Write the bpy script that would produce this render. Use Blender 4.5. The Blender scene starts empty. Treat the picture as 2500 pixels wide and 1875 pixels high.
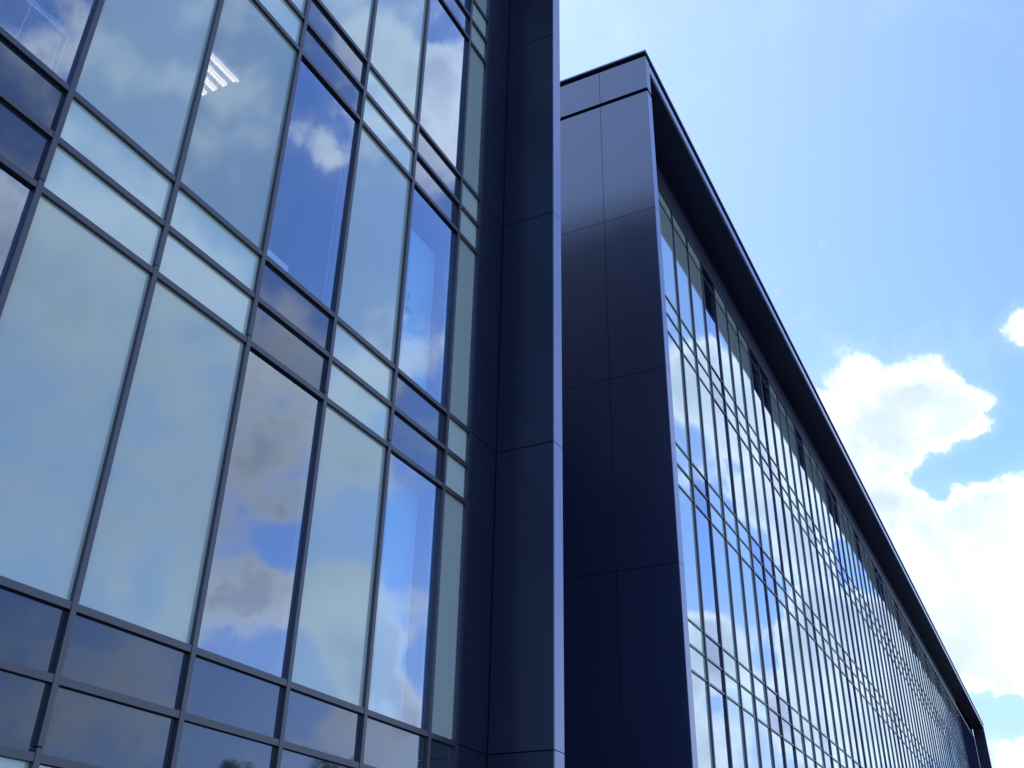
import bpy, math, random
from mathutils import Vector, Matrix
random.seed(7)
SC = 1.2                      # metres per survey unit
EYE = 1.6                     # camera height above the ground
scn = bpy.context.scene
COL = bpy.context.collection
def P(x, y, z): return (x*SC, y*SC, z*SC + EYE)
GZ = -EYE/SC                  # ground level in survey units

# ------------------------------------------------------------------ materials
def mat(name):
    m = bpy.data.materials.new(name); m.use_nodes = True
    nt = m.node_tree; b = nt.nodes['Principled BSDF']
    return m, nt, b
def noise_bump(nt, b, scale, dist, strength=1.0, detail=2.0, stretch=None):
    tc = nt.nodes.new('ShaderNodeTexCoord'); n = nt.nodes.new('ShaderNodeTexNoise')
    n.inputs['Scale'].default_value = scale; n.inputs['Detail'].default_value = detail
    src = tc.outputs['Object']
    if stretch:
        mp = nt.nodes.new('ShaderNodeMapping'); mp.inputs['Scale'].default_value = stretch
        nt.links.new(src, mp.inputs['Vector']); src = mp.outputs['Vector']
    nt.links.new(src, n.inputs['Vector'])
    bp = nt.nodes.new('ShaderNodeBump'); bp.inputs['Strength'].default_value = strength
    bp.inputs['Distance'].default_value = dist
    nt.links.new(n.outputs['Fac'], bp.inputs['Height'])
    if b is not None: nt.links.new(bp.outputs['Normal'], b.inputs['Normal'])
    return bp, n
def vary(nt, b, c0, c1, scale, rough=None, stretch=(1, 1, 1), detail=4):
    tc = nt.nodes.new('ShaderNodeTexCoord'); mp = nt.nodes.new('ShaderNodeMapping')
    mp.inputs['Scale'].default_value = stretch
    n = nt.nodes.new('ShaderNodeTexNoise'); n.inputs['Scale'].default_value = scale; n.inputs['Detail'].default_value = detail
    r = nt.nodes.new('ShaderNodeValToRGB')
    r.color_ramp.elements[0].position = .35; r.color_ramp.elements[1].position = .65
    r.color_ramp.elements[0].color = (*c0, 1); r.color_ramp.elements[1].color = (*c1, 1)
    nt.links.new(tc.outputs['Object'], mp.inputs['Vector']); nt.links.new(mp.outputs['Vector'], n.inputs['Vector'])
    nt.links.new(n.outputs['Fac'], r.inputs['Fac']); nt.links.new(r.outputs['Color'], b.inputs['Base Color'])
    if rough:
        mr = nt.nodes.new('ShaderNodeMapRange'); mr.inputs['To Min'].default_value = rough[0]; mr.inputs['To Max'].default_value = rough[1]
        nt.links.new(n.outputs['Fac'], mr.inputs['Value']); nt.links.new(mr.outputs['Result'], b.inputs['Roughness'])
def metal_panel(name, c0, c1, rough=(.22, .34), spec_ior=1.6, metallic=0.0):
    m, nt, b = mat(name)
    vary(nt, b, c0, c1, .9, rough, (1, 1, .35))
    b.inputs['Metallic'].default_value = metallic; b.inputs['IOR'].default_value = spec_ior
    noise_bump(nt, b, .7, .004)
    return m
CLAD = metal_panel('dark_cladding_metal', (.010, .014, .034), (.014, .018, .042), (.26, .34), 1.52)
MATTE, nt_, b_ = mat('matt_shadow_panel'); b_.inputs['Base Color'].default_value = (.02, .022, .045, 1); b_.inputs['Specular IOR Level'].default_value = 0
CLADE = metal_panel('end_wall_metal', (.022, .032, .078), (.028, .038, .088), (.18, .26), 2.5)
CLADF = metal_panel('fin_metal_sky_sheen', (.10, .14, .32), (.11, .15, .34), (.22, .3), 2.1)  # fin cladding with the sky's reflected brightness put into its colour
FRAME = metal_panel('frame_metal', (.018, .021, .036), (.023, .026, .043), (.28, .38), 1.75)
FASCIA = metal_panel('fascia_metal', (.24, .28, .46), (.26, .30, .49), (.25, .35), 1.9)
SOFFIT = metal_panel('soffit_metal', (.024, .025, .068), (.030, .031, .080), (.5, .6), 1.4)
CORE, nt_, b_ = mat('joint_shadow_rubber'); b_.inputs['Base Color'].default_value = (.004, .005, .010, 1); b_.inputs['Specular IOR Level'].default_value = 0
INNER, nt_, b_ = mat('painted_inner_frame'); b_.inputs['Base Color'].default_value = (.30, .30, .42, 1); b_.inputs['Roughness'].default_value = .5
WALLIN, nt_, b_ = mat('plaster_inside'); b_.inputs['Base Color'].default_value = (.16, .16, .17, 1); b_.inputs['Roughness'].default_value = .8
DARKIN, nt_, b_ = mat('dark_room_lining'); b_.inputs['Base Color'].default_value = (.035, .036, .05, 1); b_.inputs['Roughness'].default_value = .8
WHITEIN, nt_, b_ = mat('white_laminate'); b_.inputs['Base Color'].default_value = (.9, .93, .93, 1); b_.inputs['Roughness'].default_value = .45
SCREENM, nt_, b_ = mat('pale_blue_screen_cloth'); b_.inputs['Base Color'].default_value = (.40, .92, .95, 1); b_.inputs['Roughness'].default_value = .7
WHITEFR, nt_, b_ = mat('pale_metal_tube'); b_.inputs['Base Color'].default_value = (.85, .95, .97, 1); b_.inputs['Roughness'].default_value = .4

def glass_normal(nt, dist=.0034):
    return noise_bump(nt, None, .55, dist, 1.0, 1.0)[0]
def fres(nt, f0, bump, power=2.0):
    """reflectance of a coated double pane: f0 head-on, rising steadily towards grazing"""
    lw = nt.nodes.new('ShaderNodeLayerWeight'); lw.inputs['Blend'].default_value = .5
    nt.links.new(bump.outputs['Normal'], lw.inputs['Normal'])
    p = nt.nodes.new('ShaderNodeMath'); p.operation = 'POWER'; p.inputs[1].default_value = power
    nt.links.new(lw.outputs['Facing'], p.inputs[0])
    m = nt.nodes.new('ShaderNodeMath'); m.operation = 'MULTIPLY_ADD'; m.inputs[1].default_value = 1-f0; m.inputs[2].default_value = f0
    nt.links.new(p.outputs[0], m.inputs[0]); return m
def coated(name, base, ior, rough, tint=(1, 1, 1), see=0.0, seecol=(.5, .6, .65), base2=None, power=2.0):
    """glass pane: mirror-like coating over a backing colour or over a tinted see-through layer"""
    m = bpy.data.materials.new(name); m.use_nodes = True; nt = m.node_tree; nt.nodes.clear()
    out = nt.nodes.new('ShaderNodeOutputMaterial')
    bp = glass_normal(nt)
    g = nt.nodes.new('ShaderNodeBsdfGlossy'); g.inputs['Roughness'].default_value = rough; g.inputs['Color'].default_value = (*tint, 1)
    nt.links.new(bp.outputs['Normal'], g.inputs['Normal'])
    d = nt.nodes.new('ShaderNodeBsdfDiffuse'); d.inputs['Color'].default_value = (*base, 1)
    if base2:
        tc = nt.nodes.new('ShaderNodeTexCoord'); n = nt.nodes.new('ShaderNodeTexNoise'); n.inputs['Scale'].default_value = .8; n.inputs['Detail'].default_value = 5
        mx = nt.nodes.new('ShaderNodeMix'); mx.data_type = 'RGBA'
        mx.inputs[6].default_value = (*base, 1); mx.inputs[7].default_value = (*base2, 1)
        nt.links.new(tc.outputs['Object'], n.inputs['Vector']); nt.links.new(n.outputs['Fac'], mx.inputs[0]); nt.links.new(mx.outputs[2], d.inputs['Color'])
    under = d
    if see > 0:
        t = nt.nodes.new('ShaderNodeBsdfTransparent'); t.inputs['Color'].default_value = (*seecol, 1)
        mt = nt.nodes.new('ShaderNodeMixShader'); mt.inputs[0].default_value = see
        nt.links.new(d.outputs[0], mt.inputs[1]); nt.links.new(t.outputs[0], mt.inputs[2]); under = mt
    f = fres(nt, ior, bp, power); mix = nt.nodes.new('ShaderNodeMixShader')
    nt.links.new(f.outputs[0], mix.inputs[0]); nt.links.new(under.outputs[0], mix.inputs[1]); nt.links.new(g.outputs[0], mix.inputs[2])
    nt.links.new(mix.outputs[0], out.inputs['Surface'])
    return m
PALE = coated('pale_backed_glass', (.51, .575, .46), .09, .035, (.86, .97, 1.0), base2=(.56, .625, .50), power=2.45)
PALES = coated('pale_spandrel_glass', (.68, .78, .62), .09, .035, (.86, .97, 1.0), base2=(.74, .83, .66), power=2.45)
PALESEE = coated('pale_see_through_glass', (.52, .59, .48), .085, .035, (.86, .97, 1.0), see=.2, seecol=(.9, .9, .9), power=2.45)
DARK = coated('dark_spandrel_glass', (.034, .042, .046), .042, .03, (.74, .84, 1.0))
CLEAR = coated('clear_tinted_glass', (.02, .03, .05), .27, .01, (.78, .88, 1.0), see=.95, seecol=(.84, .92, .96))
EDGE, nt_, b_ = mat('glass_edge_gasket'); b_.inputs['Base Color'].default_value = (.01, .012, .018, 1); b_.inputs['Roughness'].default_value = .6
THRU = bpy.data.materials.new('glass_inner_face'); THRU.use_nodes = True
THRU.node_tree.nodes.clear(); _o = THRU.node_tree.nodes.new('ShaderNodeOutputMaterial'); _t = THRU.node_tree.nodes.new('ShaderNodeBsdfTransparent')
THRU.node_tree.links.new(_t.outputs[0], _o.inputs[0])

# ------------------------------------------------------------------ mesh helpers
class MB:
    def __init__(s): s.v = []; s.f = []; s.m = []
    def box(s, x0, x1, y0, y1, z0, z1, mi=0, front=None, jit=None):
        """axis-aligned box in survey units; front = material index of the outward (-Y) face"""
        n = len(s.v); q = [(x0, y0, z0), (x1, y0, z0), (x1, y1, z0), (x0, y1, z0), (x0, y0, z1), (x1, y0, z1), (x1, y1, z1), (x0, y1, z1)]
        if jit:
            ja = {0: jit[0], 1: jit[1], 4: jit[2], 5: jit[3]}
            q = [(a, b + ja.get(i, 0), c) for i, (a, b, c) in enumerate(q)]
        s.v += [P(*p) for p in q]
        s.f += [tuple(n+i for i in t) for t in ((0, 3, 2, 1), (4, 5, 6, 7), (0, 1, 5, 4), (1, 2, 6, 5), (2, 3, 7, 6), (3, 0, 4, 7))]
        s.m += [mi, mi, mi if front is None else front, mi, mi, mi]
    def build(s, name, mats, parent=None, bevel=0.0):
        me = bpy.data.meshes.new(name); me.from_pydata(s.v, [], s.f)
        for m in (mats if isinstance(mats, (list, tuple)) else [mats]): me.materials.append(m)
        for p, i in zip(me.polygons, s.m): p.material_index = i
        o = bpy.data.objects.new(name, me); COL.objects.link(o)
        if parent: o.parent = parent
        if bevel:
            b = o.modifiers.new('bevel', 'BEVEL'); b.width = bevel; b.segments = 2; b.limit_method = 'ANGLE'
        return o
def part(name, m, parent, boxes, bevel=0.0, label=None):
    b = MB()
    for q in boxes: b.box(*q)
    o = b.build(name, m, parent, bevel)
    if label: o['label'] = label
    return o
def tag(o, label, cat, group=None):
    o['label'] = label; o['category'] = cat
    if group: o['group'] = group
    return o
def empty(name, loc):
    o = bpy.data.objects.new(name, None); COL.objects.link(o); o.location = loc
    return o
def adopt(root):
    """parts were built in world coordinates: keep them there under a root that is not at the origin"""
    bpy.context.view_layer.update()
    inv = root.matrix_world.inverted()
    for c in root.children: c.matrix_parent_inverse = inv

# ------------------------------------------------------------------ levels and grid (survey units)
PITCH = 1.0162; S = 3.3065; A1 = .4273; Z0 = .9478
H = [Z0 + S*(j//3) + A1*(j % 3) for j in range(13)]      # transom levels, H[12] = top transom
GT = 14.53                                                 # head of the glazing
ZF = [GZ] + [1.805 + S*n for n in range(4)] + [14.60]      # cladding joints
YG = 5.0                                                   # outer face of the caps
YP = 5.034                                                 # glass face
CW = .0215; TW = .0235                                       # half widths of caps
YO = 4.267                                                 # outermost plane of fins and fascia

def transoms(root, xa, xb, levels, yf=YG+.004, TW=TW):
    for z in levels:
        w = TW
        part('transom', FRAME, root, [(xa, xb, yf, YP-.001, z-w, z+w), (xa, xb, YP+.03, YP+.14, z-w*.8, z+w*.8)])
def mullion(root, x, ztop=GT+.02, w=CW, inner=True):
    zs = [GZ+.02] + [h+.055 for h in (H[0], H[3], H[6], H[9], H[12])] + [ztop]
    b = []
    for a, c in zip(zs[:-1], zs[1:]):
        b.append((x-w, x+w, YG, YP-.001, a+.004, c-.004))
    bb = MB()
    for q in b: bb.box(*q)
    bb.box(x-w*.7, x+w*.7, YG+.008, YP-.002, zs[0], ztop-.01, 1)
    if inner: bb.box(x-w, x+w, YP+.03, YP+.09, zs[0], ztop-.02, 2)
    bb.build('mullion', [FRAME, CORE, INNER], root)
def pane_box(mb, x0, x1, z0, z1, mi_front, back, jitter=.0016):
    j = [random.uniform(-1, 1)*jitter for _ in range(4)]
    j[3] = j[1] + j[2] - j[0]                               # keep the pane flat
    g = .018
    mb.box(x0+g, x1-g, YP, YP+.02, z0+g, z1-g, back, front=mi_front, jit=j)
KM = {'pale': PALE, 'clear': CLEAR, 'dark': DARK, 'spale': PALES, 'see': PALESEE}
KL = {'pale': 'pale grey-green backed glass pane', 'clear': 'clear dark blue glass pane', 'dark': 'dark slate spandrel glass', 'spale': 'pale green spandrel glass', 'see': 'pale glass pane with a lit lamp behind it'}

def glaze(root, cols, kindf, rows, cap_w, cap_s):
    """cols: list of (x0, x1, column id); rows: list of (z0, z1, row id, is_spandrel)"""
    W = []; SP = []
    for ci, (x0, x1, cid) in enumerate(cols):
        for (z0, z1, rid, sp) in rows:
            k = kindf(cid, rid)
            (SP if sp else W).append((x0, x1, z0, z1, k))
    for lst, cap, nm in ((W, cap_w, 'window'), (SP, cap_s, 'spandrel_panel')):
        lst = sorted(lst, key=lambda t: (t[0]**2 + 25 + ((t[2]+t[3])/2)**2))
        for (x0, x1, z0, z1, k) in lst[:cap]:
            mb = MB(); pane_box(mb, x0, x1, z0, z1, 0, 1)
            o = mb.build(nm, [KM[k], THRU if k in ('clear', 'see') else EDGE], root)
            o['label'] = KL[k]
        rest = lst[cap:]
        if rest:
            mb = MB(); mats = list(KM.values()) + [EDGE, THRU]; ks = list(KM)
            for (x0, x1, z0, z1, k) in rest:
                pane_box(mb, x0, x1, z0, z1, ks.index(k), len(ks) + (1 if k in ('clear', 'see') else 0))
            o = mb.build(nm, mats, root); o['kind'] = 'stuff'
            o['label'] = 'far run of alternating pale and clear ' + ('window panes' if nm == 'window' else 'spandrel panes')

ROWS = [(GZ+.05, H[0], -1, False)]
for j in range(12):
    ROWS.append((H[j], H[j+1], j, j % 3 != 2))
ROWS.append((H[12], GT, 12, True))

def clad_stack(root, x0, x1, y0, y1, zs=None, m=CLAD, gap=.009, name='cladding_panel', bevel=.004, inset=.02):
    zs = zs or ZF
    for a, b in zip(zs[:-1], zs[1:]):
        part(name, m, root, [(x0, x1, y0, y1, a+gap/2, b-gap/2)], bevel)
    part('joint_backing', CORE, root, [(x0+inset, x1-inset, y0+inset, y1-inset, zs[0]+.01, zs[-1]-.004)])

# ================================================================== near building
near = empty('office_building', P(5, 8, GZ))
XL = -3
xs = [2.9654 + PITCH*i for i in range(XL, 6)]               # mullion positions
V6 = 8.5179; XN = 9.1317; TN = .2208
cols = [(xs[k], xs[k+1], XL + k) for k in range(len(xs)-1)] + [(xs[-1], V6, 5)]
CLEARC = {-1, 2, 4, -3}
def near_kind(c, r):
    if r in (0, 1): return 'dark'
    if r == -1: return 'pale' if c % 2 == 0 else 'clear'
    if r in (2, 3, 4, 5):
        if r == 5 and c == 1: return 'see'
        if c in (-1, 2, 4): return 'clear' if r in (2, 5) else 'dark'
        return 'spale' if r in (3, 4) else 'pale'
    if r in (6, 7): return 'dark' if c in (2, 4, -2) else 'spale'
    if r == 8: return 'clear' if c in (4, 0) else 'pale'
    if r in (9, 10): return 'dark' if c in (4, 0) else 'spale'
    return 'clear' if c in (3, -1) else 'pale'
glaze(near, cols, near_kind, ROWS, 100, 100)
for x in xs: mullion(near, x)
mullion(near, V6)
transoms(near, xs[0], V6+CW, H)
# flush cladding strip between glazing and fin
for a, b in zip(ZF[:-1], ZF[1:]):
    part('cladding_panel', CLAD, near, [(V6+CW+.012, XN, YG+.002, YG+.04, a+.0045, b-.0045)], .003)
part('joint_backing', CORE, near, [(V6+CW, XN+.02, YG+.02, YG+.16, GZ, GT+.8)])
# projecting fin at the end of the front
clad_stack(near, XN, XN+TN, YO+.014, YG-.004)
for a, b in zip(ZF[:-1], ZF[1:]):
    part('fin_front_sheen', CLADF, near, [(XN, XN+TN, YO, YO+.0135, a+.0045, b-.0045)])  # thin strip added to carry the painted sky sheen of the fin front
part('joint_backing', CORE, near, [(XN+.02, XN+TN-.02, YG-.05, YG+.3, GZ, 14.6)])
def crown(root, xa, xb, side_x, fin_w, ydepth, first_joint):
    """soffit, fascia, coping and the parapet panels of one block; side_x = near end, fins at both ends"""
    part('soffit', SOFFIT, root, [(xa+fin_w, xb-fin_w, YO+.05, YG+.16, 15.30, 15.34)])
    part('head_panel', FRAME, root, [(xa+fin_w, xb-fin_w, YG+.004, YG+.03, GT+.03, 14.80)], .003)
    part('head_panel', SOFFIT, root, [(xa+fin_w, xb-fin_w, YG+.03, YG+.06, 14.80, 15.29)])
    part('fascia', FASCIA, root, [(xa+fin_w+.004, xb-fin_w-.004, YO, YO+.045, 15.305, 15.50)], .004)
    part('coping', FASCIA, root, [(xa-.02, xb+.75, YO-.02, YO+.30, 15.665, 15.70), (xa-.02, xa+.30, YO+.30, ydepth, 15.665, 15.70)], .003)
    part('coping_groove', CORE, root, [(xa+.015, xb-.01, YO+.015, YO+.28, 15.502, 15.662), (xa+.015, xa+.28, YO+.28, ydepth, 15.55, 15.662)])
    part('roof', SOFFIT, root, [(xa+.05, xb-.05, YO+.3, ydepth, 15.36, 15.5)])
crown(near, xs[0]-.6, XN+TN, XN, TN, 12.0, 0)
part('parapet_panel', CLAD, near, [(XN, XN+TN, YO, YG+.25, 14.69, 15.54)], .004)
part('joint_backing', CORE, near, [(XN+.03, XN+TN-.03, YO+.03, YG+.2, 14.58, 14.72)])
part('cladding_panel', CLAD, near, [(xs[0]-.6, xs[0]-CW-.01, YG, YG+.2, GZ, 15.3)], .003)
# flank wall facing the gap, with its own panel joints
for k in range(7):
    y0 = YG + .254 + k*1.0
    for a, b in zip(ZF[:-1], ZF[1:]):
        part('flank_panel', CLAD, near, [(XN+.1, XN+TN, y0, y0+.992, a+.0045, b-.0045)], .003)
part('joint_backing', CORE, near, [(XN+.06, XN+TN-.02, YG+.24, YG+7.2, GZ, 15.4)])
part('back_wall', DARKIN, near, [(xs[0], XN, 11.8, 12.0, GZ, 15.3)])
part('end_wall', CLAD, near, [(xs[0]-.6, xs[0]-.4, YG+.22, 12.0, GZ, 15.3)])
def interior(root, xa, xb, depth):
    for k in range(5):
        lo = H[3*k]; hi = H[3*k+2] if 3*k+2 < 13 else H[12]+.5
        part('floor_slab', [WALLIN], root, [(xa+.05, xb-.02, YP+.2, YP+depth, lo+.05, hi-.04)])
    part('room_wall', WALLIN, root, [(xa+.05, xb-.02, YP+depth, YP+depth+.1, GZ, 15.0)])
interior(near, xs[0], XN, 3.2)
# downstand blinds boxes / partitions that split the rooms behind the clear panes
for x in (xs[2], xs[5], xs[7], xs[8]):
    part('partition_wall', DARKIN, near, [(x-.03, x+.03, YP+.75, YP+3.1, GZ+.1, 14.4)])
# fluorescent louvre luminaire on the ceiling of the second floor
LAMP = bpy.data.materials.new('lit_louvre'); LAMP.use_nodes = True
lb = LAMP.node_tree.nodes['Principled BSDF']; lb.inputs['Emission Color'].default_value = (1, .86, .74, 1); lb.inputs['Emission Strength'].default_value = 1.7
bz = 7.47
lum = MB(); lum.box(4.38, 5.01, 5.70, 6.26, bz+.02, bz+.07, 0)
lumo = lum.build('ceiling_light', [WHITEIN], near)
for y in (5.77, 5.90, 6.03, 6.16):
    t = MB(); t.box(4.42, 4.985, y-.028, y-.006, bz-.004, bz+.018, 0)
    n = 14
    for i in range(n):
        x = 4.42 + (.565)*i/n
        t.box(x, x+.565/n*.6, y+.008, y+.024, bz-.004, bz+.018, 0)
    t.build('lamp_strip', [LAMP], lumo)
adopt(near)
tag(near, 'dark framed glass office block filling the left half, its tall fin at the right end', 'office building', 'matching glass office blocks')

# ================================================================== far building
far = empty('office_building', P(45, 9, GZ))
XF = 13.391; FW = .22
NU = 55
ux = [15.8701 + PITCH*k for k in range(-1, NU)]
XGE = ux[-1]; XE = 81.02
UX0 = 13.84
fcols = [(UX0, ux[0], -1)] + [(ux[k], ux[k+1], k-1) for k in range(len(ux)-1)]
# column id k: pane between mullion k and k+1, counted as in the photograph
TOPC = {3, 7, 8}; LOWC = {1, 5, 6}
def far_kind(c, r):
    top = (c % 9) in TOPC; low = (c % 9) in LOWC
    if r >= 8 or r == 12: kk = top; 
    if r in (11, 12): return 'clear' if top else ('pale' if r == 11 else 'spale')
    if r in (9, 10): return 'dark' if top else 'spale'
    if r == 8: return 'clear' if top else 'pale'
    if r in (6, 7, 3, 4): return 'dark' if low else 'spale'
    if r in (5, 2): return 'clear' if low else 'pale'
    if r in (0, 1): return 'dark'
    return 'clear' if low else 'pale'
glaze(far, fcols, far_kind, ROWS, 100, 100)
for x in [UX0] + ux: mullion(far, x, inner=(x < 30))
transoms(far, UX0-CW, XGE+CW, H, YP-.019, .017)
part('head_transom', FRAME, far, [(UX0, XGE, YG+.006, YP, GT-.01, GT+.028)])
part('cladding_panel', CLAD, far, [(XF+FW, UX0-CW-.01, YG+.002, YG+.05, GZ, GT+.02)], .003)
zs2 = ZF
xb_ = [XGE+CW+.01, 74.0, 76.8, 79.0, XE]
for i in range(4):
    for a, b in zip(zs2[:-1], zs2[1:]):
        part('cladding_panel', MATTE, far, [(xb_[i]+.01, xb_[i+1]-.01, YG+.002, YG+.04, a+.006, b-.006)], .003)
part('joint_backing', CORE, far, [(XGE, XE, YG+.03, YG+.16, GZ, 15.3)])
# near end wall: panels in the depth direction, first one wraps the fin edge
ycuts = [YO, 5.245, 6.25, 7.25, 8.25, 9.25, 10.25, 11.25]
for i in range(len(ycuts)-1):
    y0, y1 = ycuts[i], ycuts[i+1]
    x1 = XF+FW if i == 0 else XF+.06
    for a, b in zip(ZF[:-1], ZF[1:]):
        if i == 0:
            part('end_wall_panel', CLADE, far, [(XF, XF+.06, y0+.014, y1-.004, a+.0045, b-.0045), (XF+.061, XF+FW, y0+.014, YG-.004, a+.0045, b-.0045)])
            part('fin_front_sheen', CLADF, far, [(XF, XF+FW, y0, y0+.0135, a+.0045, b-.0045)])  # added strip, same painted sky sheen on this fin's front
        else:
            part('end_wall_panel', CLADE, far, [(XF, x1, y0+.004, y1-.004, a+.0045, b-.0045)])
    part('parapet_panel', CLADE, far, [(XF, XF+(FW if i == 0 else .06), y0 + (.004 if i else 0), y1-.004, 14.69, 15.54)], .003)
part('joint_backing', CORE, far, [(XF+.02, XF+.12, YO+.02, 11.3, GZ, 15.55), (XF+.122, XF+FW-.02, YO+.02, YG+.1, GZ, 15.55)])
crown(far, XF, XE+.2, XF, FW, 12.0, 0)
# far fin
clad_stack(far, XE, XE+.2, YO, YG-.004, ZF[:-1] + [15.08], name='end_wall_panel')
part('end_wall_panel', CLADE, far, [(XE, XE+.2, YO, YG-.004, 15.09, 15.66)], .003)
part('end_wall', CLAD, far, [(XE, XE+.2, YG+.2, 12, GZ, 15.5)])
interior(far, XF+.2, XGE, 3.0)
for k in range(0, 55, 9):
    part('partition_wall', DARKIN, far, [(ux[min(k, NU)]-.03, ux[min(k, NU)]+.03, YP+.2, YP+2.95, GZ+.1, 14.4)])
adopt(far)
tag(far, 'long glass office block receding to the right under a dark overhanging roof', 'office building', 'matching glass office blocks')

# link building behind the gap
link = empty('link_block', P(11.3, 12, GZ))
part('wall', CLAD, link, [(XN+TN+.02, XF-.02, 11.0, 12.6, GZ, 13.0)])
part('roof', SOFFIT, link, [(XN+TN+.02, XF-.02, 10.9, 12.7, 13.003, 13.1)])
adopt(link)
tag(link, 'low dark link wall set back in the gap between the two glass blocks', 'building')

# ================================================================== things in the rooms
def tube(mb, a, b, r):
    a = Vector(P(*a)); b = Vector(P(*b)); d = (b-a).normalized()
    u = d.orthogonal().normalized(); w = d.cross(u); n = len(mb.v); K = 8
    for p in (a, b):
        for i in range(K):
            t = 2*math.pi*i/K; mb.v.append(tuple(p + (u*math.cos(t) + w*math.sin(t))*r*SC))
    for i in range(K):
        j = (i+1) % K; mb.f.append((n+i, n+j, n+K+j, n+K+i)); mb.m.append(0)
    mb.f.append(tuple(n+i for i in reversed(range(K)))); mb.f.append(tuple(n+K+i for i in range(K))); mb.m += [0, 0]
DY = 5.3
desk = empty('office_desk', P(2.4, 5.6, H[5]+.03))
fl = H[5] - .02
part('desk_top', WHITEFR, desk, [(1.75, 2.99, DY, DY+.55, 5.800, 5.826)], .004)
part('back_rail', WHITEFR, desk, [(1.75, 2.99, DY+.005, DY+.02, 5.845, 5.856)])
m_ = MB(); tube(m_, (2.985, DY, 5.82), (2.985, DY, fl), .006); tube(m_, (2.955, DY+.03, 5.80), (2.955, DY+.03, fl), .004); m_.build('leg', WHITEFR, desk)
m_ = MB(); tube(m_, (2.985, DY+.53, 5.80), (2.985, DY+.53, fl), .006); m_.build('leg', WHITEFR, desk)
m_ = MB(); tube(m_, (1.77, DY+.53, 5.80), (1.77, DY+.53, fl), .006); m_.build('leg', WHITEFR, desk)
adopt(desk); tag(desk, 'pale office desk seen from below through the clear pane at the top left', 'desk')
mon = MB()
for a, b in (((2.816, DY, 5.86), (2.816, DY, 5.915)), ((2.816, DY, 5.915), (2.889, DY, 5.922)), ((2.889, DY, 5.922), (2.889, DY, 5.856)), ((2.816, DY, 5.86), (2.889, DY, 5.856))): tube(mon, a, b, .0035)
mo = mon.build('paper_tray', [WHITEFR]); tag(mo, 'small wire paper tray standing on the desk at the top left window', 'tray')
cb = MB(); pts = [(2.647, DY-.01, 5.80), (2.66, DY-.01, 5.70), (2.65, DY-.01, 5.60), (2.651, DY-.01, 5.523), (2.64, DY-.01, 5.46), (2.62, DY-.01, 5.42), (2.60, DY-.01, 5.20)]
for a, b in zip(pts[:-1], pts[1:]): tube(cb, a, b, .0032)
co = cb.build('cable', [WHITEFR]); tag(co, 'thin pale cable hanging below the desk at the top left window', 'cable')

def screen(name, x0, x1, y, z0, z1, label, pole=True):
    e = empty(name, P((x0+x1)/2, y, z0))
    part('cloth', SCREENM, e, [(x0, x1, y, y+.02, z0, z1)], .002)
    part('edge_strip', WHITEFR, e, [(x1+.001, x1+.02, y-.006, y+.026, z0, z1)])
    part('foot', WHITEFR, e, [(x0+.05, x1-.05, y-.02, y+.04, z0-.03, z0-.001)])
    adopt(e); tag(e, label, 'screen', 'pale screens standing behind the clear panes')
GRP = 0
screen('standing_screen', 7.50, 8.0, 5.3, H[5]+.03, 7.31, 'pale screen behind the upper clear pane beside the narrow glass strip')
screen('standing_screen', 7.50, 8.0, 5.3, H[2]+.03, 4.20-.0, 'pale screen behind the lower clear pane beside the narrow glass strip')
pl = MB(); tube(pl, (6.16, 5.3, H[5]+.02), (6.155, 5.3, 7.56), .016)
po = pl.build('blind_pole', [WHITEFR]); tag(po, 'slim white pole standing behind the deep blue pane in the middle', 'pole')
bx = MB(); bx.box(5.20, 5.57, 5.25, 5.42, H[5]+.03, 5.445+.01)
bo = bx.build('storage_box', [WHITEIN], None, .006); tag(bo, 'low white box on the floor behind the deep blue pane', 'box')

sp = MB()
rs = random.Random(4)
for i in range(26):
    cx = 7.50 + rs.random()*.10*(1 if i < 18 else .4); cz = (6.22 if i < 18 else 6.40) + rs.uniform(-.035, .045) - (cx-7.50)*.5
    a = rs.uniform(-1, 1); l = rs.uniform(.018, .034); n = len(sp.v); y = 5.275 + rs.uniform(-.012, .012)
    dx, dz = math.cos(a)*l, math.sin(a)*l
    sp.v += [P(cx-dx, y, cz-dz), P(cx-dz*.3, y+.006, cz+dx*.3), P(cx+dx, y, cz+dz), P(cx+dz*.3, y-.004, cz-dx*.3)]; sp.f.append((n, n+1, n+2, n+3)); sp.m.append(0)
tube(sp, (7.49, 5.275, 6.10), (7.52, 5.275, 6.42), .004)
DLEAF, nt_, b_ = mat('dark_leaf'); b_.inputs['Base Color'].default_value = (.01, .03, .05, 1)
spo = sp.build('house_plant', [DLEAF]); tag(spo, 'small dark leafy sprig in front of the upper pale screen', 'plant')

# ================================================================== ground, paving
def sheet(name, x0, x1, y0, y1, z, m):
    me = bpy.data.meshes.new(name)
    me.from_pydata([(x0, y0, z), (x1, y0, z), (x1, y1, z), (x0, y1, z)], [], [(0, 1, 2, 3)]); me.materials.append(m)
    o = bpy.data.objects.new(name, me); COL.objects.link(o); o['kind'] = 'structure'; return o
def gm(name, c0, c1, scale):
    m, nt, b = mat(name); vary(nt, b, c0, c1, scale, None, (1, 1, 1), 8); b.inputs['Roughness'].default_value = .9
    noise_bump(nt, b, scale*6, .02); return m
sheet('ground', -1500, 1500, -1500, 1500, -.012, gm('grass', (.02, .035, .012), (.035, .055, .02), 1.2))
sheet('road', -300, 300, -34, -20, -.004, gm('asphalt', (.035, .036, .04), (.05, .05, .055), 3))
sheet('pavement', -30, 110, -19, 5.2*SC, 0.0, gm('paving', (.055, .056, .062), (.075, .075, .082), 2))

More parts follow.
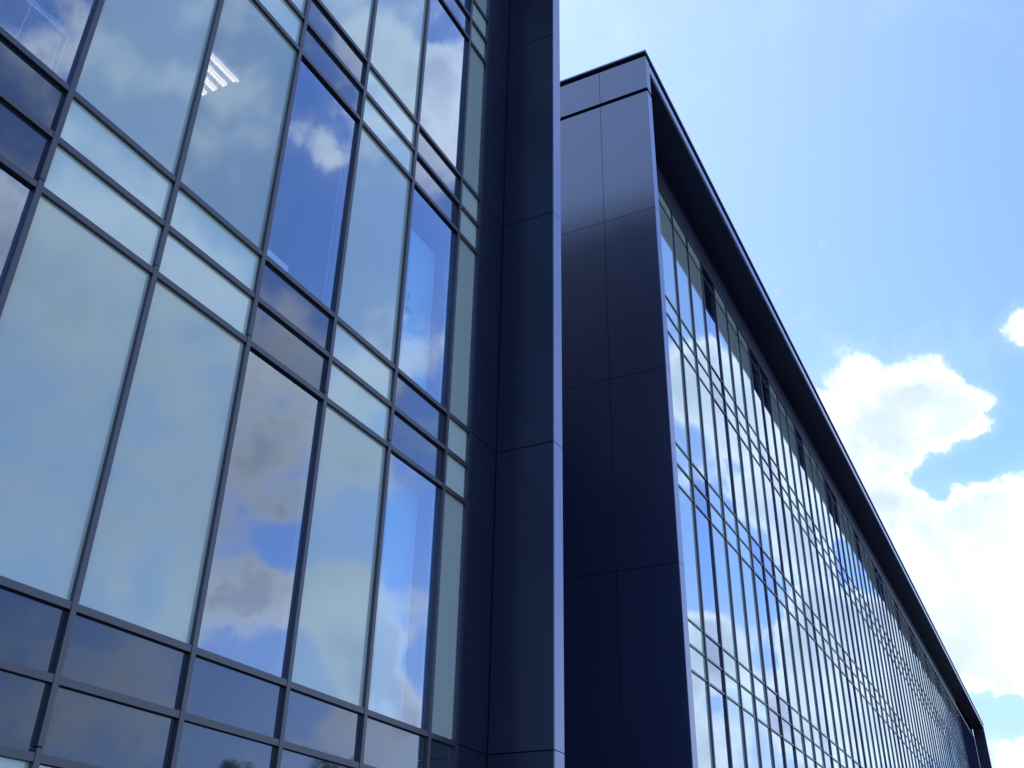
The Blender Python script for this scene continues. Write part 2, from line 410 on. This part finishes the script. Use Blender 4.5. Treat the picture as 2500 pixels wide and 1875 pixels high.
# ================================================================== trees across the road (mirrored low in the glass)
BARK, nt_, b_ = mat('bark'); vary(nt_, b_, (.03, .022, .015), (.06, .045, .03), 6, None, (1, 1, .2))
LEAF, nt_, b_ = mat('foliage'); vary(nt_, b_, (.012, .028, .010), (.035, .06, .018), 1.5); b_.inputs['Roughness'].default_value = .6
def tree(loc, h, rad, seed, label):
    rnd = random.Random(seed)
    root = empty('tree', loc)
    V = []; F = []
    def limb(a, b, r0, r1):
        d = (b-a).normalized(); u = d.orthogonal().normalized(); w = d.cross(u); n = len(V)
        for p, r in ((a, r0), (b, r1)):
            for i in range(7):
                t = 2*math.pi*i/7; V.append(tuple(p + (u*math.cos(t)+w*math.sin(t))*r))
        for i in range(7): j = (i+1) % 7; F.append((n+i, n+j, n+7+j, n+7+i))
    top = Vector((0, 0, h*.62)); limb(Vector((0, 0, 0)), top, h*.028, h*.016)
    cl = []
    for i in range(16):
        a = rnd.uniform(0, 6.283); z = h*rnd.uniform(.34, .9); rr = rad*rnd.uniform(.35, .95)*math.sqrt(max(.1, 1-((z/h-.6)/.45)**2))
        q = Vector((math.cos(a)*rr, math.sin(a)*rr, z)); limb(Vector((0, 0, min(z*.75, h*.6))), q, h*.009, h*.003); cl.append((q, rad*rnd.uniform(.25, .42)))
    cl.append((Vector((0, 0, h*.88)), rad*.4))
    me = bpy.data.meshes.new('trunk'); me.from_pydata(V, [], F); me.materials.append(BARK)
    o = bpy.data.objects.new('trunk', me); COL.objects.link(o); o.parent = root
    V = []; F = []
    for (q, r) in cl:
        for _ in range(420):
            d = Vector((rnd.gauss(0, 1), rnd.gauss(0, 1), rnd.gauss(0, .8))).normalized()*r*rnd.random()**.4
            p = q + d; s = rnd.uniform(.07, .16)
            u = Vector((rnd.gauss(0, 1), rnd.gauss(0, 1), rnd.gauss(0, 1))).normalized(); w = u.orthogonal().normalized(); n = len(V)
            V.extend([tuple(p-u*s), tuple(p+w*s*.5), tuple(p+u*s), tuple(p-w*s*.5)]); F.append((n, n+1, n+2, n+3))
    me = bpy.data.meshes.new('crown'); me.from_pydata(V, [], F); me.materials.append(LEAF)
    o = bpy.data.objects.new('crown', me); COL.objects.link(o); o.parent = root
    tag(root, label, 'tree', 'trees across the road')
tree((62.8, -35.6, -.01), 16.2, 3.3, 1, 'broad leafy tree mirrored low in the dark panes of the left block')
tree((59.0, -40.0, -.01), 14.6, 2.6, 2, 'narrower tree standing left of the broad tree in the mirror image')
tree((69.5, -36.5, -.01), 14.9, 2.4, 5, 'slim tree farther along the road right of the broad tree')

# ================================================================== sky
# azimuth, elevation, radius in degrees, amplitude of each cloud (+) or clearing (-)
BLOBS=[(-4.4,26.9,4.9,0.48),(-6.9,28.3,2.8,0.36),(-0.9,26.9,2.9,0.66),(0.0,25.5,1.4,0.54),(-5.8,24.4,3.2,0.36),(-0.6,19.4,4.5,0.6),(-4.3,19.3,4.1,0.48),(1.2,21.6,1.6,0.48),(-2.2,14.5,3.3,0.33),(-4.1,15.1,3.2,0.33),(-1.0,13.2,2.1,0.3),(3.7,30.1,1.4,1.02),(-7.1,36.7,0.3,0.72),(-7.8,38.5,0.3,0.66),(-9.6,34.3,0.3,0.6),(0.9,26.2,1.0,0.36),(-1.7,9.3,2.0,0.78),(3.8,27.7,1.0,0.21),(-3.5,23.5,0.9,-0.8),(-2.1,23.8,1.2,-1.0),(-0.3,24.1,1.3,-1.1),(1.6,25.0,1.4,-1.1),(2.8,26.9,1.2,-0.7),(-2.2,11.2,1.3,-1.4),(-1.2,11.3,1.1,-1.0),(-3.2,11.8,0.8,-0.6),(1.5,28.8,1.2,-0.4),(-5.4,37.3,8.9,-0.5),(2.1,36.8,7.0,-0.6),(-13.9,46.2,8.6,-0.3),(0.0,42.7,8.0,-0.5),(17.1,30.3,2.5,0.84),(14.1,29.1,2.7,0.96),(11.9,28.0,3.1,0.96),(9.9,25.3,3.3,1.08),(11.9,22.6,2.4,0.84),(9.6,20.6,1.9,0.72),(10.3,22.2,1.7,0.6),(16.6,15.4,2.4,0.96),(14.9,14.7,1.9,0.84),(10.0,16.4,2.5,1.08),(8.0,15.4,2.7,0.96),(10.3,13.0,3.1,1.08),(7.4,12.5,3.0,0.96),(5.6,12.4,1.8,0.72),(12.4,11.5,1.6,0.6),(17.4,10.8,2.1,0.84),(7.3,23.5,2.1,0.6),(16.6,20.9,2.5,-0.6),(15.1,19.3,2.4,-0.7),(16.9,26.8,1.8,-0.4),(13.3,14.8,1.9,-0.9),(13.1,18.1,1.5,-0.6),(8.2,19.4,2.1,-0.7),(6.6,17.6,1.6,-0.5),(12.8,24.9,1.3,-0.5),(16.0,12.2,1.3,-0.5),(8.3,29.2,1.7,-0.2),(16.5,36.7,3.2,-0.6),(13.4,32.7,1.4,-0.4),(33.6,46.0,2.8,0.68),(37.8,46.9,2.4,0.47),(41.8,48.7,2.3,0.42),(33.8,42.7,2.0,0.51),(41.4,41.8,1.1,0.53),(42.8,43.4,1.0,0.34),(43.3,37.5,3.8,-0.59),(44.5,45.4,1.7,-0.51),(33.5,36.8,2.8,-0.59),(35.8,49.0,0.6,-0.34),(37.3,37.4,2.7,-0.38),(34.8,31.6,1.6,0.51),(37.3,30.5,1.8,0.51),(39.5,27.9,2.0,0.34),(42.6,30.8,2.0,0.38),(42.0,27.4,2.7,0.36),(37.1,24.7,1.9,0.81),(36.2,21.3,1.8,-0.42),(34.0,24.4,0.9,0.34),(43.0,21.8,2.0,0.21),(44.2,28.3,2.4,0.34),(43.5,24.5,2.2,0.38),(40.9,20.0,1.3,-0.77),(32.3,22.0,2.3,-0.51),(35.5,21.6,1.4,-0.21),(43.6,16.9,2.3,0.77),(41.5,17.8,1.3,0.68),(37.5,17.9,1.8,1.1),(35.7,15.8,2.2,1.1),(33.8,15.0,1.3,0.77),(38.8,16.9,1.3,0.42),(32.1,14.9,1.3,-0.68),(33.1,12.5,1.7,0.42),(35.7,11.3,1.9,0.34),(42.7,14.0,1.9,-0.59),(39.3,13.6,1.5,0.34),(38.2,13.7,1.5,-0.42),(35.8,12.8,1.1,0.59),(58.5,42.7,3.3,0.29),(54.6,37.0,3.1,0.21),(48.9,41.7,2.7,0.29),(50.7,45.8,2.5,0.21),(55.6,41.6,1.8,-0.17),(48.0,38.5,2.2,-0.21),(48.8,35.2,3.2,0.38),(55.2,35.1,3.1,0.32),(49.8,30.9,4.3,0.32),(55.2,29.7,4.1,0.28),(54.6,21.1,4.0,0.26),(50.3,24.1,3.2,0.26),(47.8,20.1,3.2,0.31),(62.9,42.6,1.9,0.21),(60.2,32.8,3.7,0.77),(41.3,22.7,1.8,0.3),(55.3,25.3,1.8,-0.17),(48.1,27.9,1.7,0.17),(50.1,11.5,3.9,0.26),(45.7,11.9,3.0,0.26),(44.6,9.0,1.8,-0.17),(32.9,9.6,1.7,0.42),(35.9,10.7,1.3,0.26)]

w = bpy.data.worlds.new('World'); scn.world = w; w.use_nodes = True
nt = w.node_tree; nt.nodes.clear()
SUN = Vector((.08, .72, .78)).normalized()
out = nt.nodes.new('ShaderNodeOutputWorld'); CN1 = 2.0
sky = nt.nodes.new('ShaderNodeTexSky'); sky.sky_type = 'NISHITA'; sky.sun_disc = False
sky.sun_elevation = math.asin(SUN.z); sky.sun_rotation = math.atan2(SUN.x, SUN.y)
sky.air_density = 1.0; sky.dust_density = .7; sky.ozone_density = 1.6
tc = nt.nodes.new('ShaderNodeTexCoord')
def mth(op, a, b=None, c=None):
    n = nt.nodes.new('ShaderNodeMath'); n.operation = op
    for i, q in enumerate((a, b, c)):
        if q is None: continue
        if isinstance(q, (int, float)): n.inputs[i].default_value = q
        else: nt.links.new(q, n.inputs[i])
    return n.outputs[0]
vdir = nt.nodes.new('ShaderNodeVectorMath'); vdir.operation = 'NORMALIZE'; nt.links.new(tc.outputs['Generated'], vdir.inputs[0])
# wobble the direction so that cloud outlines are ragged
def fbm(scale, detail, rough, src, dist=0.0):
    n = nt.nodes.new('ShaderNodeTexNoise'); n.inputs['Scale'].default_value = scale; n.inputs['Detail'].default_value = detail
    n.inputs['Roughness'].default_value = rough; n.inputs['Distortion'].default_value = dist
    nt.links.new(src, n.inputs['Vector']); return n
nw = fbm(13, 7, .6, vdir.outputs[0])
sub = nt.nodes.new('ShaderNodeVectorMath'); sub.operation = 'SUBTRACT'; sub.inputs[1].default_value = (.5, .5, .5); nt.links.new(nw.outputs['Color'], sub.inputs[0])
scl = nt.nodes.new('ShaderNodeVectorMath'); scl.operation = 'SCALE'; scl.inputs['Scale'].default_value = .075; nt.links.new(sub.outputs[0], scl.inputs[0])
add = nt.nodes.new('ShaderNodeVectorMath'); add.operation = 'ADD'; nt.links.new(vdir.outputs[0], add.inputs[0]); nt.links.new(scl.outputs[0], add.inputs[1])
addn = nt.nodes.new('ShaderNodeVectorMath'); addn.operation = 'NORMALIZE'; nt.links.new(add.outputs[0], addn.inputs[0]); add = addn
f1 = fbm(20, 9, .58, vdir.outputs[0], .1)
f2 = fbm(2.6, 4, .5, vdir.outputs[0], .2)
f3 = fbm(7, 4, .5, vdir.outputs[0])
base_d = mth('ADD', mth('MULTIPLY_ADD', f1.outputs['Fac'], CN1, -CN1/2), mth('MULTIPLY_ADD', f2.outputs['Fac'], .5, -.19))
def ramp(v, a, b):
    n = nt.nodes.new('ShaderNodeMapRange'); n.interpolation_type = 'SMOOTHSTEP'
    n.inputs['From Min'].default_value = a; n.inputs['From Max'].default_value = b; nt.links.new(v, n.inputs['Value']); return n.outputs['Result']
tone = ramp(mth('MULTIPLY_ADD', f1.outputs['Fac'], .3, f3.outputs['Fac']), .44, .80)
sd = nt.nodes.new('ShaderNodeVectorMath'); sd.operation = 'DOT_PRODUCT'; nt.links.new(vdir.outputs[0], sd.inputs[0]); sd.inputs[1].default_value = SUN
glow = mth('MULTIPLY', ramp(sd.outputs['Value'], .25, 1.05), .8)
def mixc(fac, a, b):
    n = nt.nodes.new('ShaderNodeMix'); n.data_type = 'RGBA'; nt.links.new(fac, n.inputs[0])
    for i, q in ((6, a), (7, b)):
        if isinstance(q, tuple): n.inputs[i].default_value = q
        else: nt.links.new(q, n.inputs[i])
    return n.outputs[2]
tintn = nt.nodes.new('ShaderNodeVectorMath'); tintn.operation = 'MULTIPLY'; nt.links.new(sky.outputs[0], tintn.inputs[0]); tintn.inputs[1].default_value = (1.22, 1.44, 2.05)
sepz = nt.nodes.new('ShaderNodeSeparateXYZ'); nt.links.new(vdir.outputs[0], sepz.inputs[0])
low = mth('MULTIPLY_ADD', ramp(sepz.outputs['Z'], 0.0, .42), -.8, .8)
blue = mixc(low, mixc(glow, tintn.outputs[0], (3.7, 4.8, 6.6, 1)), (2.7, 3.5, 5.3, 1))
azd = nt.nodes.new('ShaderNodeVectorMath'); azd.operation = 'DOT_PRODUCT'; nt.links.new(vdir.outputs[0], azd.inputs[0])
azd.inputs[1].default_value = (-math.sin(math.radians(23)), -math.cos(math.radians(23)), 0)
soft = ramp(azd.outputs['Value'], -.08, .14)             # hazier, greyer cloud over the left of the sky
band = mth('MULTIPLY', ramp(sepz.outputs['Z'], .27, .36), mth('SUBTRACT', 1.0, ramp(sepz.outputs['Z'], .46, .60)))
lowdim = mth('SUBTRACT', 1.0, mth('MULTIPLY', mth('MULTIPLY', soft, band), .32))
halfw = mth('MULTIPLY_ADD', soft, .16, .20)
dark_lo = mth('MULTIPLY_ADD', soft, -.12, .40)
def sky_part(blobs):
    """one stretch of sky: clear blue plus the clouds that reach into it"""
    acc = base_d
    for az, el, r, amp in blobs:
        a, e, rr = math.radians(az), math.radians(el), math.radians(r)
        d = nt.nodes.new('ShaderNodeVectorMath'); d.operation = 'DOT_PRODUCT'; nt.links.new(add.outputs[0], d.inputs[0])
        d.inputs[1].default_value = (math.cos(e)*math.cos(a), -math.cos(e)*math.sin(a), math.sin(e))
        k = 2.1/(rr*rr)
        acc = mth('MULTIPLY_ADD', mth('EXPONENT', mth('MULTIPLY_ADD', d.outputs['Value'], k, -k)), amp, acc)
    cover = mth('ADD', mth('MULTIPLY', ramp(mth('DIVIDE', mth('SUBTRACT', acc, .36), halfw), -1.0, 1.0), .88), mth('MULTIPLY', ramp(acc, -.6, .5), .12))
    cloud = mixc(mth('MULTIPLY', ramp(mth('SUBTRACT', acc, dark_lo), 0.0, .7), tone), (6.1, 6.8, 7.9, 1), (3.7, 4.4, 5.9, 1))
    dim = nt.nodes.new('ShaderNodeVectorMath'); dim.operation = 'SCALE'; nt.links.new(cloud, dim.inputs[0]); nt.links.new(lowdim, dim.inputs['Scale']); cloud = dim.outputs[0]
    col = mixc(cover, blue, cloud)
    b = nt.nodes.new('ShaderNodeBackground'); b.inputs['Strength'].default_value = .10
    nt.links.new(col, b.inputs['Color']); return b.outputs[0]
# the sky is evaluated in stretches, each with only the clouds that touch it (same function either side of every border)
MG = 2.5
def sel(a0, a1, e0, e1):
    return [q for q in BLOBS if a0-MG-2*q[2]/math.cos(math.radians(q[1])) < q[0] < a1+MG+2*q[2]/math.cos(math.radians(q[1])) and e0-MG-2*q[2] < q[1] < e1+MG+2*q[2]]
def az_gt(deg):
    a = math.radians(deg); n = nt.nodes.new('ShaderNodeVectorMath'); n.operation = 'DOT_PRODUCT'
    nt.links.new(vdir.outputs[0], n.inputs[0]); n.inputs[1].default_value = (-math.sin(a), -math.cos(a), 0)
    return mth('GREATER_THAN', n.outputs['Value'], 0.0)
sep = nt.nodes.new('ShaderNodeSeparateXYZ'); nt.links.new(vdir.outputs[0], sep.inputs[0])
def el_gt(deg): return mth('GREATER_THAN', sep.outputs['Z'], math.sin(math.radians(deg)))
def choose(fac, a, b):
    n = nt.nodes.new('ShaderNodeMixShader'); nt.links.new(fac, n.inputs[0]); nt.links.new(a, n.inputs[1]); nt.links.new(b, n.inputs[2]); return n.outputs[0]
rest = sky_part([(150, 35, 40, -.35), (-150, 40, 40, -.3)])
front = choose(az_gt(4), choose(el_gt(31), sky_part(sel(-30, 4, -9, 31)), sky_part(sel(-30, 4, 31, 70))),
        choose(az_gt(23), choose(el_gt(21), sky_part(sel(4, 23, -9, 21)), sky_part(sel(4, 23, 21, 70))),
        choose(el_gt(34), choose(el_gt(20), sky_part(sel(23, 80, -9, 20)), sky_part(sel(23, 80, 20, 34))), sky_part(sel(23, 80, 34, 70)))))
inside = mth('MULTIPLY', mth('MULTIPLY', az_gt(-30), mth('SUBTRACT', 1.0, az_gt(80))), mth('GREATER_THAN', sep.outputs['X'], 0.0))
inside = mth('MULTIPLY', inside, mth('SUBTRACT', 1.0, el_gt(66)))
nt.links.new(choose(inside, rest, front), out.inputs['Surface'])
w.cycles.sampling_method = 'MANUAL'; w.cycles.sample_map_resolution = 512

sun = bpy.data.lights.new('sun', 'SUN'); sun.energy = 3.0; sun.angle = math.radians(.5); sun.color = (1, .95, .88)
so = bpy.data.objects.new('sun', sun); COL.objects.link(so); so.rotation_euler = SUN.to_track_quat('Z', 'Y').to_euler()

# ================================================================== camera
RM = [[0.4566131873958705, -0.8894590443496331, 0.019157388152372747], [0.453894901592661, 0.21438371908075157, -0.8648809393791111], [0.7651691416963782, 0.4036114832580242, 0.5016113587010219]]
cam = bpy.data.cameras.new('camera'); cam.sensor_width = 36; cam.lens = 36*2454.711/2500; cam.clip_end = 4000; cam.clip_start = .05
co_ = bpy.data.objects.new('camera', cam); COL.objects.link(co_); scn.camera = co_
bx_, by_, bz_ = Vector(RM[0]), -Vector(RM[1]), -Vector(RM[2])
M = Matrix((bx_, by_, bz_)).transposed().to_4x4(); M.translation = Vector((0, 0, EYE)); co_.matrix_world = M

vs = scn.view_settings; vs.view_transform = 'Standard'; vs.look = 'None'; vs.exposure = 1.0; vs.gamma = 1
scn.cycles.max_bounces = 8; scn.cycles.transparent_max_bounces = 12; scn.cycles.sample_clamp_indirect = 6
